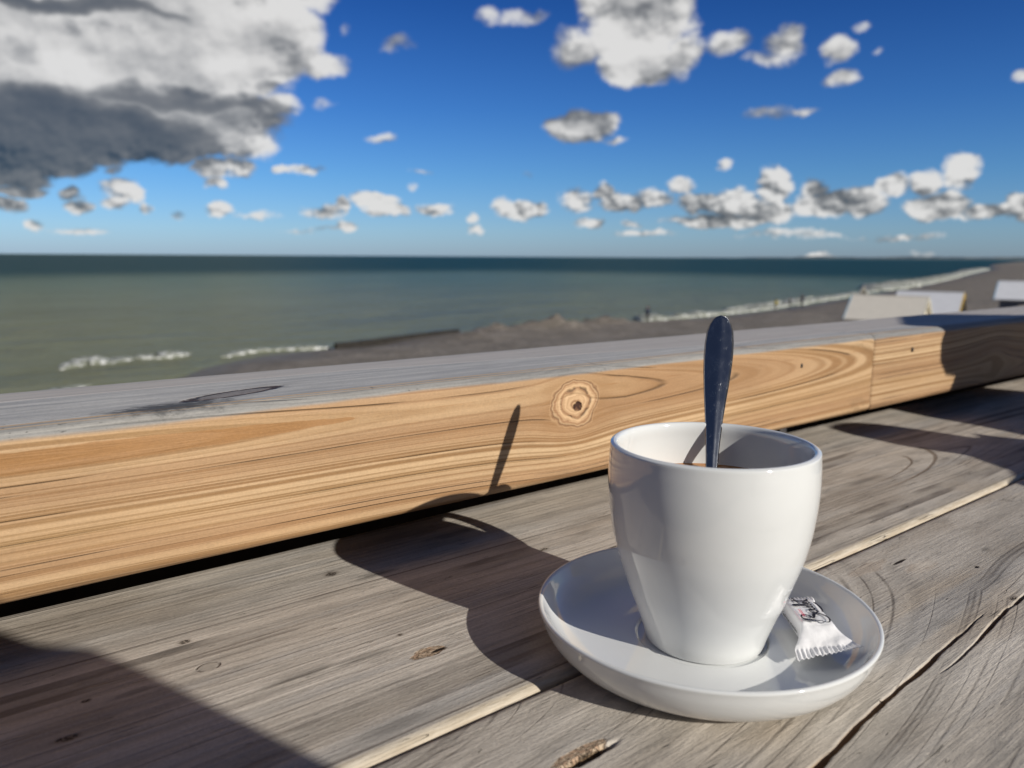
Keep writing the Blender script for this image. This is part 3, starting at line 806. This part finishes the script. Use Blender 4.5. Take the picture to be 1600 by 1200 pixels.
#FAR#
# ------------------------------------------------------------------ sea, beach, terrace
SEA = -7.0
WL = [(-400., 30.), (-120., 34.), (-30., 38.), (0., 39.), (6., 41.5), (10.5, 46.), (14.5, 51.), (20.5, 55.6), (25., 56.2), (29., 56.6), (33., 59.), (42., 62.), (54., 61.5), (63., 60.6), (67.3, 59.8), (76.9, 60.1), (90.1, 61.8), (134.1, 73.5), (221.3, 99.4), (339.3, 137.6), (622.7, 231.4), (1100., 420.), (2500., 900.), (6000, 1900)]
def shore(x, y):         # signed distance to the waterline, positive on land
    best = 1e9; sg = 1
    for (a, b), (c, d) in zip(WL, WL[1:]):
        ux, uy = c-a, d-b; L2 = ux*ux+uy*uy
        t = max(0, min(1, ((x-a)*ux+(y-b)*uy)/L2)); dx, dy = x-a-t*ux, y-b-t*uy
        q = dx*dx+dy*dy
        if q < best: best = q; sg = -1 if ux*dy-uy*dx > 0 else 1
    return sg*sqrt(best)
MND = [(38., 53.5, 3.0, .45), (41., 56., 1.6, .55), (44.5, 56., 1.8, .6), (49.5, 55.5, 2.4, 1.15), (53., 56., 1.4, .55), (56.0, 55.5, 2.0, 1.1), (59.5, 56., 1.4, .5), (42., 56., 1.3, .35), (47., 55.5, 1.3, .55)]
def ground_z(x, y):
    d = shore(x, y)
    if d < 0: return SEA+max(-4., d*.09)-.05
    z = SEA-.05+.085*min(d, 7)+.012*max(0, min(d-7, 50))
    for a, b, r, h in MND:
        q = ((x-a)**2+(y-b)**2)/(r*r)
        if q < 9: z += h*exp(-q*1.1)*(.8+.8*mn.noise(Vector((x*1.1, y*1.1, 2))))
    z += mn.noise(Vector((x*.16, y*.16, 0)))*.22*min(1, d/4)+mn.noise(Vector((x*.7, y*.7, 4)))*.10*min(1, d/3)
    hd = max(0, 1-max(0, sqrt((x-38)**2+(y-13)**2)-13)/14)
    z = z+( -4.05-z)*(hd*hd*(3-2*hd))
    td = max(0, 1-max(0, sqrt(x*x+y*y)-7)/12)
    z = z+(-4.1-z)*(td*td*(3-2*td))
    return z
def shingle(t):
    x, y, z = t.coords('Object')
    v = t.voro(t.vec(x, y, z), 9.); n = t.noise(t.vec(x, y, z), .35, 5., .6); n2 = t.noise(t.vec(x, y, z), 3., 5., .7)
    cc = t.new('ShaderNodeTexVoronoi'); t.link(t.vec(x, y, z), cc.inputs['Vector']); cc.inputs['Scale'].default_value = 9.
    g = t.new('ShaderNodeSeparateColor'); t.link(cc.outputs['Color'], g.inputs[0]); r = V(t.nt, g.outputs[0])
    c = t.mix(r, (.20, .172, .145), (.44, .39, .33))
    c = t.mix(t.noise(t.vec(x, y, z), 1.1, 4., .7).step(.46, .62)*.5, c, (.11, .095, .08)); c = t.mix(n.step(.35, .65)*.55, c, (.17, .148, .122)); c = t.mulc(c, .72+n2*.5)
    wet = (z+(n2-.5)*.2).step(SEA+.42, SEA+.1)
    c = t.mix(wet*.65, c, (.15, .132, .11))
    return {'Base Color': c, 'Roughness': .85-wet*.4, 'Normal': t.bump(n2*.5-v, .12, .7)}
m_gr = mat('shingle', shingle, spec=.25)
def axis_vals(a, b, fine0, fine1, st, grow):
    v = [fine0]
    while v[-1] < fine1: v.append(v[-1]+st)
    s_ = st
    while v[-1] < b: s_ *= grow; v.append(v[-1]+s_)
    s_ = st; lo = [fine0]
    while lo[-1] > a: s_ *= grow; lo.append(lo[-1]-s_)
    return list(reversed(lo[1:]))+v
def grid(xs, ys, fz, skip=None):
    vs = [(x, y, fz(x, y)) for x in xs for y in ys]; n = len(ys); fs = []
    for i in range(len(xs)-1):
        for j in range(n-1):
            q = (i*n+j, (i+1)*n+j, (i+1)*n+j+1, i*n+j+1)
            if skip and skip([vs[k] for k in q]): continue
            fs.append(q)
    return vs, fs
xs = axis_vals(-3000, 9000, 18, 75, .75, 1.09); ys = axis_vals(-3000, 2600, 40, 66, .75, 1.09)
v_, f_ = grid(xs, ys, ground_z, lambda q: all(shore(p[0], p[1]) < -60 for p in q))
used = sorted({i for f in f_ for i in f}); rm = {o: i for i, o in enumerate(used)}
tag(link('ground', mesh('ground', [v_[i] for i in used], [tuple(rm[i] for i in f) for f in f_]), m_gr), kind='structure')

def seawater(t):
    x, y, z = t.coords('Object')
    r = (x*x+y*y).sqrt()
    ang = x.m('ARCTAN2', y)
    far = (r*.001).m('LOGARITHM', 10.)            # log10 of the distance in km
    n = t.noise(t.vec(x*.004, y*.012), 1., 4., .6); n2 = t.noise(t.vec(x*.05, y*.16), 1., 4., .6); n3 = t.noise(t.vec(x*.0006, y*.0012), 1., 3., .5)
    w0 = t.noise(t.vec(x*.35, y*.8), 1., 4., .65)*.5+t.noise(t.vec(x*.07, y*.22), 1., 3., .6)*.5
    # silty shallows, greener farther out; dark band is cloud shade put into colour
    sh = t.mix((r+(n2-.5)*60.).step(60., 260.), (.185, .195, .105), (.105, .165, .098))
    mid = t.mix((r+(n-.5)*500).step(200., 900.), sh, (.052, .130, .090))
    split_or_shade = (far+(n3-.5)*.22+(ang-.66).abs()*.25).step(-.55, -.28)*(1.-far.step(.45, .95)*.55)
    c = t.mix(split_or_shade, mid, (.012, .060, .060))
    streak = n2.step(.52, .72)*(1.-split_or_shade)
    c = t.mix(streak*.45, c, (.27, .27, .17)); c = t.mulc(c, (.50+w0*1.0)*(.70+t.noise(t.vec(x*.012, y*.05), 1., 4., .65)*.6))
    cap = t.noise(t.vec(x*.22, y*.6), 1., 3., .7).step(.77, .80)*r.step(60., 90.)*(1.-split_or_shade)
    c = t.mix(cap*.35, c, (.5, .5, .46))
    w1 = t.noise(t.vec(x*.5, y*1.1), 1., 5., .62, .4); w2 = t.noise(t.vec(x*.06, y*.16), 1., 4., .6, .3)
    return {'Base Color': c, 'Roughness': .34+split_or_shade*.15, 'Normal': t.bump(w1*.5+w2*1.6, 1.2, .75)}
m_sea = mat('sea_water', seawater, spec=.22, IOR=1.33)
def sea_z(x, y):
    d = -shore(x, y) if abs(x) < 900 and y < 900 else 99
    k = max(0, min(1, d/6))
    return SEA+(mn.noise(Vector((x*.12, y*.35, 0)))*.10+mn.noise(Vector((x*.5, y*.9, 6)))*.04)*k if d < 300 else SEA
xs = axis_vals(-60000, 60000, -20, 120, 2.0, 1.16); ys = axis_vals(-2000, 60000, 36, 110, 1.2, 1.16)
v_, f_ = grid(xs, ys, sea_z)
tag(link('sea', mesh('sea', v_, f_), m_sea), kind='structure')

# breaking waves along the waterline
def foam_b(t):
    x, y, z = t.coords('Object')
    n = t.noise(t.vec(x, y, z), 2.2, 5., .7)
    return {'Base Color': t.mix(n.step(.46, .62), (.24, .255, .20), (.80, .81, .79)), 'Roughness': .7+n*0., 'Normal': t.bump(n, .25, .8)}
m_foam = mat('foam', foam_b)
def surf(path, label, wid, hgt, seed):
    pts = []
    for (a, b), (c, d) in zip(path, path[1:]):
        L = sqrt((c-a)**2+(d-b)**2); k = max(2, int(L/max(.35, L/60)))
        for i in range(k): pts.append((a+(c-a)*i/k, b+(d-b)*i/k))
    pts.append(path[-1]); vs, fs = [], []; K = 12; N = len(pts)
    for i, (x, y) in enumerate(pts):
        x2, y2 = pts[min(i+1, N-1)]; x1, y1 = pts[max(0, i-1)]
        tx, ty = x2-x1, y2-y1; l = sqrt(tx*tx+ty*ty); nx, ny = -ty/l, tx/l
        D = sqrt(x*x+y*y); env = min(1, i/4, (N-1-i)/4)
        a_ = mn.noise(Vector((x*.21+seed, y*.21, 0))); b_ = mn.noise(Vector((x*.9, y*.9, seed)))
        ww = wid*(.75+.9*a_+.3*b_)*(.15+.85*env); hh = max(.02, hgt*(.8+1.1*b_+.8*a_))*env
        for k in range(K+1):
            u = k/K; off = (u-.35)*ww
            zz = hh*sin(pi*u)**.7*(1+.35*mn.noise(Vector((x*1.5, y*1.5, u*6+seed))))
            vs.append((x+nx*off, y+ny*off, SEA+(.10 if 0 < k < K else -.15)+zz*(1 if k not in (0, K) else 0)))
    for i in range(N-1):
        for k in range(K): a = i*(K+1)+k; fs.append((a, a+K+1, a+K+2, a+1))
        a = i*(K+1); b = a+K; fs.append((a, b, b+K+1, a+K+1))
    fs.append(tuple(range(K+1))); fs.append(tuple((N-1)*(K+1)+k for k in reversed(range(K+1))))
    return tag(link('surf', mesh('surf', vs, fs), m_foam), label, 'surf', kind='stuff')
surf([(66.5, 60.5), (76.9, 61.3), (90.1, 63.2), (112, 69), (134.1, 75.2), (175, 88)], 'white surf breaking along the shingle beside the huts', 3.2, .34, 1.)
surf([(175, 88), (221.3, 101.), (280, 120), (339.3, 140.), (450, 178), (622.7, 235.)], 'long white surf line far down the curving beach', 9., .9, 5.)
surf([(90, 66.5), (112, 73), (134, 79.5)], 'second thin foam line behind the surf', 1.6, .14, 3.)
surf([(7.6, 55.2), (9.4, 57.4), (10.6, 56.6), (12.4, 58.2), (14.2, 57.4), (16.5, 59.)], 'low wave with a white broken crest at the left', 2.4, .26, 9.)
surf([(17.5, 55.2), (20., 57.2), (22.5, 57.4), (24.2, 56.7), (26.4, 56.4)], 'white wave washing up at the end of the low dark scarp', 1.5, .16, 12.)
surf([(1.0, 42.5), (4.6, 45.2), (8.0, 47.6)], 'thin wash on the shingle at the lower left', 1.6, .05, 15.)

# far coast on the horizon
xs_ = []; N = 220; vs = []; fs = []
for i in range(N+1):
    a = radians_ = .86+(1.42-.86)*i/N; D = 24000
    h = (28+40*mn.noise(Vector((i*.05, 0, 0)))+14*mn.noise(Vector((i*.3, 4, 0))))*min(1, i/70)
    h = max(4, h+38*min(1, i/120)); s1, c1 = sin(a), cos(a)
    vs += [(s1*D, c1*D, SEA-2), (s1*(D+300), c1*(D+300), SEA+h), (s1*(D+2500), c1*(D+2500), SEA+h*.8), (s1*(D+2600), c1*(D+2600), SEA-2)]
for i in range(N):
    for k in range(3): fs.append((4*i+k, 4*i+4+k, 4*i+5+k, 4*i+1+k))
m_coast = mat('distant_land', lambda t: (lambda c: {'Base Color': t.mix(t.noise(t.vec(c[0]*.002, c[1]*.002), 1., 4.).step(.4, .6), (.13, .17, .20), (.20, .23, .24))})(t.coords('Object')), rough=1., spec=0.)
tag(link('hills', mesh('hills', vs, fs), m_coast), kind='structure')

# terrace deck the table stands on
def deck_b(t):
    x, y, z = t.coords('Object')
    n = t.noise(t.vec(x*3, y*60), 1., 4.); g = (y*7.1).m('FRACT').step(.0, .04)
    return {'Base Color': t.mulc(t.mix(n.step(.3, .7), (.20, .17, .135), (.31, .27, .22)), .35+g*.65)}
m_deck = mat('deck_boards', deck_b, rough=.75)
bm = bmesh.new(); box(bm, (-5, -6, -.98), (6, .72, -.75), .01)
tag(link('terrace', bmm('terrace', bm), m_deck, None, False), kind='structure')
bm = bmesh.new(); box(bm, (-4.9, -5.9, -4.6), (5.9, .66, -.985), .01)
tag(link('terrace_wall', bmm('terrace_wall', bm), m_deck, None, False), kind='structure')

# ------------------------------------------------------------------ low scarp, its shade put into the dark colour
def dark_b(t):
    x, y, z = t.coords('Object')
    n = t.noise(t.vec(x*.8, y*.8, z*8.), 1., 4., .6)
    return {'Base Color': t.mix(n.step(.35, .65), (.018, .016, .015), (.045, .04, .034))}
m_dark = mat('scarp_shade', dark_b, rough=.75, spec=.2)
gp = [(26.2, 55.3), (28.5, 55.7), (31., 56.3), (34., 57.2), (37., 58.), (40., 58.6)]
g_root = tag(empty('shaded_scarp', (33., 56.8, SEA)), 'low dark scarp between the shingle and the sea, shade put into its colour', 'shaded_scarp')
for (a, b), (c, d) in zip(gp, gp[1:]):
    mid = Vector(((a+c)/2, (b+d)/2, 0)); an = math.atan2(d-b, c-a); L = sqrt((c-a)**2+(d-b)**2)
    bm = bmesh.new(); k = (mid.x-26)/14
    box(bm, (-L/2, -.18, -.6), (L/2-.02, .18, .50+.12*k), .05)
    o = link('scarp_panel', bmm('scarp_panel', bm), m_dark, g_root, False)
    o.matrix_local = Matrix.Translation(mid-Vector((33., 56.8, 0))) @ Matrix.Rotation(an, 4, 'Z')

# ------------------------------------------------------------------ beach huts
def paint(c, d=.06):
    def f(t):
        x, y, z = t.coords('Object')
        n = t.noise(t.vec(x, y, z), 2.5, 5., .6)
        return {'Base Color': t.mix(n.step(.35, .75), c, tuple(q*(1-d*3) for q in c))}
    return f
m_cream = mat('cream_paint', paint((.90, .84, .73), .02), rough=.6); m_wht = mat('white_paint', paint((.88, .89, .92), .02), rough=.55)
m_yel = mat('yellow_paint', paint((.85, .56, .07)), rough=.5); m_ltb = mat('light_blue_paint', paint((.35, .62, .85)), rough=.5)
m_navy = mat('slate_blue_paint', paint((.10, .115, .16)), rough=.6); m_ivory = mat('ivory_paint', paint((.84, .79, .64)), rough=.5); m_grey = mat('grey_paint', paint((.40, .41, .42)), rough=.6)
def hut(label, A, yaw, L, W, Hr, roof, gable, trim, wallc, wall_h, over=.12):
    """A = left end of the ridge; ridge runs along yaw; gables at both ends"""
    root = empty('beach_hut', (A[0], A[1], A[2]-Hr-wall_h), yaw); tag(root, label, 'beach hut', 'beach huts on the shingle')
    z0 = wall_h; hw = W/2
    bm = bmesh.new(); box(bm, (.08, -hw+.1, 0), (L-.08, hw-.1, z0-.01), .01)
    link('wall', bmm('wall', bm), wallc, root, False)
    for s_ in (1, -1):
        bm = bmesh.new(); sl = sqrt(hw*hw+Hr*Hr)+over; an = math.atan2(Hr, hw)
        box(bm, (-over, 0, -.03), (L+over, sl, .03), .008)
        o = link('roof_panel', bmm('roof_panel', bm), roof, root, False)
        o.matrix_local = Matrix.Translation((0, 0, z0+Hr)) @ Matrix.Rotation(0 if s_ > 0 else pi, 4, 'Z') @ (Matrix.Translation((0, 0, 0)) if s_ > 0 else Matrix.Translation((-L, 0, 0))) @ Matrix.Rotation(-an, 4, 'X')
    bm = bmesh.new()
    bmesh.ops.create_cone(bm, cap_ends=True, segments=24, radius1=.03, radius2=.03, depth=L+2*over, matrix=Matrix.Translation((L/2, 0, z0+Hr+.035)) @ Matrix.Rotation(pi/2, 4, 'Y'))
    link('ridge_cap', bmm('ridge_cap', bm), roof, root, False)
    for x, mt_ in ((.02, gable if trim is None else trim), (L-.06, gable)):
        v = [(x, -hw+.09, z0), (x, hw-.09, z0), (x, 0, z0+Hr-.06), (x+.04, -hw+.09, z0), (x+.04, hw-.09, z0), (x+.04, 0, z0+Hr-.06)]
        link('gable', mesh('gable', v, [(0, 2, 1), (3, 4, 5), (0, 1, 4, 3), (1, 2, 5, 4), (2, 0, 3, 5)]), mt_, root, False)
    for x, mt_ in ((-over-.03, trim or roof), (L+over+.001, gable)):
        bm = bmesh.new(); sl = sqrt(hw*hw+Hr*Hr)+over; an = math.atan2(Hr, hw)
        for s_ in (1, -1):
            M_ = Matrix.Translation((x, 0, z0+Hr+.02)) @ Matrix.Scale(s_, 4, (0, 1, 0)) @ Matrix.Rotation(-an, 4, 'X')
            box(bm, (0, 0.0 if s_ > 0 else .02, -.07), (.028, sl, .02), mtx=M_)
        link('barge_board', bmm('barge_board', bm), mt_, root, False)
    bm = bmesh.new(); box(bm, (L-.079, -.38, .02), (L-.045, .38, z0-.12), .01)
    dr = link('door', bmm('door', bm), trim or gable, root, False)
    bm = bmesh.new(); bmesh.ops.create_uvsphere(bm, u_segments=10, v_segments=8, radius=.03, matrix=Matrix.Translation((L-.03, .28, z0*.45)))
    link('handle', bmm('handle', bm), m_grey, dr)
    return root
yw = R(-75)
hut('cream roofed beach hut with pale blue trim, nearest the sea', (32.95, 17.56, -1.42), yw, 2.75, 2.4, .90, m_cream, m_ivory, m_ltb, m_ivory, 1.72)
hut('white roofed beach hut with a yellow gable beside a person', (38.6, 18.3, -1.42), yw, 2.6, 2.4, .92, m_wht, m_yel, None, m_wht, 1.72)
hut('ivory gabled beach hut peeping out behind the cream one', (41.3, 21.6, -1.22), math.atan2(-.47, -.88), 2.4, 1.0, 1.1, m_grey, m_ivory, None, m_ivory, 1.8)
hut('white roofed beach hut with dark blue walls at the right edge', (40.3, 14.5, -.86), yw, 3.2, 2.4, .70, m_wht, m_navy, m_ltb, m_navy, 2.5)

# ------------------------------------------------------------------ people
m_skin = mat('skin', color=(.50, .30, .22), rough=.6)
def cloth(n, c): return mat(n, color=c, rough=.85)
m_c1, m_c2, m_c3, m_c4, m_c5, m_hair = cloth('navy_cloth', (.02, .03, .06)), cloth('black_cloth', (.015, .015, .018)), cloth('yellow_cloth', (.55, .45, .06)), cloth('brown_cloth', (.09, .05, .04)), cloth('pink_cloth', (.45, .20, .18)), cloth('dark_hair', (.02, .014, .01))
def person(label, loc, rz, top, legs, H=1.72, stride=.15, lean=0., arms=(.1, .1), group=None):
    root = empty('person', loc, rz); tag(root, label, 'person', group)
    k = H/1.72
    J = {'pel': (0, 0, .93, .135), 'wa': (lean*.3, 0, 1.08, .125), 'ch': (lean*.7, 0, 1.30, .15), 'nk': (lean, 0, 1.46, .06), 'hd': (lean+.02, 0, 1.58, .095), 'tp': (lean+.02, 0, 1.67, .07)}
    E_ = [('pel', 'wa'), ('wa', 'ch'), ('ch', 'nk'), ('nk', 'hd'), ('hd', 'tp')]
    for s_, n_ in ((1, 'L'), (-1, 'R')):
        st = stride*s_
        J['hp'+n_] = (0, .10*s_, .88, .095); J['kn'+n_] = (st*.55+.03, .10*s_, .49, .062); J['an'+n_] = (st, .10*s_, .09, .042); J['to'+n_] = (st+.15, .11*s_, .04, .04)
        J['sh'+n_] = (lean*.9, .19*s_, 1.38, .062); J['el'+n_] = (lean*.9-.05+arms[0], .27*s_, 1.12, .045); J['wr'+n_] = (lean*.9+.06+arms[1], .26*s_, .89, .032); J['hn'+n_] = (lean*.9+.08+arms[1], .26*s_, .81, .038)
        E_ += [('pel', 'hp'+n_), ('hp'+n_, 'kn'+n_), ('kn'+n_, 'an'+n_), ('an'+n_, 'to'+n_), ('ch', 'sh'+n_), ('sh'+n_, 'el'+n_), ('el'+n_, 'wr'+n_), ('wr'+n_, 'hn'+n_)]
    ks = list(J); me = bpy.data.meshes.new('body'); me.from_pydata([tuple(c*k for c in J[q][:3]) for q in ks], [(ks.index(a), ks.index(b)) for a, b in E_], [])
    tmp = bpy.data.objects.new('body', me); col.objects.link(tmp)
    sk = tmp.modifiers.new('s', 'SKIN'); sk.use_smooth_shade = True
    for i, q in enumerate(ks): me.skin_vertices[0].data[i].radius = (J[q][3]*k, J[q][3]*k*(1.25 if q in ('ch', 'wa', 'pel') else 1)); me.skin_vertices[0].data[i].use_root = (i == 0)
    sb_ = tmp.modifiers.new('u', 'SUBSURF'); sb_.levels = 1; sb_.render_levels = 1
    bpy.context.view_layer.update()
    m2 = bpy.data.meshes.new_from_object(tmp.evaluated_get(bpy.context.evaluated_depsgraph_get())); bpy.data.objects.remove(tmp)
    m2.materials.clear()
    for q in (m_skin, top, legs, m_hair): m2.materials.append(q)
    for p in m2.polygons:
        z = p.center.z/k; yy = abs(p.center.y)/k
        p.material_index = 0 if (z > 1.47 or (z < .88 and yy > .2)) else 1 if z > .92 else 2
    link('body', m2, None, root)
    bm = bmesh.new(); bmesh.ops.create_icosphere(bm, subdivisions=2, radius=.108*k, matrix=Matrix.Translation(((lean-.01)*k, 0, 1.635*k)) @ Matrix.Diagonal((1.05, .92, .85, 1)))
    link('hair', bmm('hair', bm), m_hair, root)
def gz(x, y): return ground_z(x, y)
def put(x, y, dz=0.): return (x, y, max(SEA-.05, ground_z(x, y))+dz)
person('person in dark clothes standing alone at the end of the shingle mounds', put(64.2, 57.6), 1.2, m_c1, m_c2, 1.78, .05)
person('person in a yellow top at the edge of the surf', put(93.6, 61.), .4, m_c3, m_c2, 1.6, .25)
person('person in dark clothes between the yellow top and the tall one', put(97.6, 61.4), 2.6, m_c2, m_c2, 1.65, .1)
person('tall dark dressed person walking at the waterline, rightmost by the surf', put(102.5, 62.6), .2, m_c1, m_c2, 1.85, .3)
person('person in brown and pink bending beside the yellow gable', (41.3, 17.0, -4.05), 2.9, m_c5, m_c4, 2.62*.68, .1, .15)

# ------------------------------------------------------------------ added unseen casters, dressed as slatted chairs, cut to throw the big shadows
def shadow_caster(label, plane_y, outlines, uprights, group=None):
    xs_ = [p[0] for s_ in outlines for p in s_]; x0, x1 = min(xs_), max(xs_)
    root = empty('added_caster', ((x0+x1)/2, plane_y, -.75)); tag(root, label, 'shadow_caster', group)
    inv = Matrix.Translation(-root.location)
    for s_ in outlines:
        n = len(s_); v = [(x, plane_y, z) for x, z in s_]+[(x, plane_y-.018, z) for x, z in s_]
        f = [tuple(range(n)), tuple(reversed(range(n, 2*n)))]+[(i, i+n, (i+1) % n+n, (i+1) % n) for i in range(n)]
        link('shadow_cutout', mesh('shadow_cutout', v, f), m_wd, root, False).matrix_local = inv
    for x, z in uprights:
        bm = bmesh.new(); box(bm, (x-.02, plane_y-.055, -.75), (x+.02, plane_y-.0185, z), .004)
        link('leg', bmm('leg', bm), m_wd, root, False).matrix_local = inv
    bm = bmesh.new(); box(bm, (x0, plane_y-.48, -.32), (x1, plane_y-.06, -.29), .006)
    link('seat', bmm('seat', bm), m_wd, root, False).matrix_local = inv
    for x, z in uprights:
        bm = bmesh.new(); box(bm, (x-.02, plane_y-.47, -.75), (x+.02, plane_y-.43, -.3205), .004)
        link('leg', bmm('leg', bm), m_wd, root, False).matrix_local = inv
def back(pts, py):        # table-top shadow points -> outline of the caster standing in the plane y = py
    out_ = []
    for x, y in pts:
        z = (y-py)/2.06419; out_.append((x+.41527*z, z))
    return out_
shadow_caster('added unseen shadow caster behind the near end of the table', -.36,
      [back([(-.6, .43), (.0, .455), (.0234, .4219), (.0359, .3959), (.0537, .3777), (.0676, .3438), (.0791, .3098), (.0917, .2723), (.105, .2313), (.122, .17), (.135, .10), (.14, 0.0), (-.6, 0.)], -.36)], [(-.35, .30), (.15, .18)])
shadow_caster('added unseen shadow caster with rounded outlines farther along the table', -.16,
      [back([(.7568, .4143), (.7620, .4260), (.7753, .4310), (.7928, .4310), (.8073, .4243), (.8235, .404), (.832, .3737), (.8356, .3119), (.8428, .31), (.8575, .3206), (.8596, .3045), (.8711, .2785), (.95, .20), (1.2, .0), (.72, .0), (.68, .20), (.6935, .2273), (.709, .2318), (.728, .2419), (.7425, .2648), (.7581, .2869), (.7545, .3136), (.7457, .3455), (.7525, .381), (.7503, .3933)], -.16),
       back([(.8905, .2851), (.9044, .3521), (.9174, .4324), (.925, .485), (.896, .495), (.872, .530), (.862, .570), (.868, .590), (.845, .63), (1.02, .72), (1.20, .56), (1.1828, .4369), (1.1953, .3887), (1.21, .30), (1.2, .22), (1.0, .22)], -.16)], [(1.0, .1), (1.22, .1)])
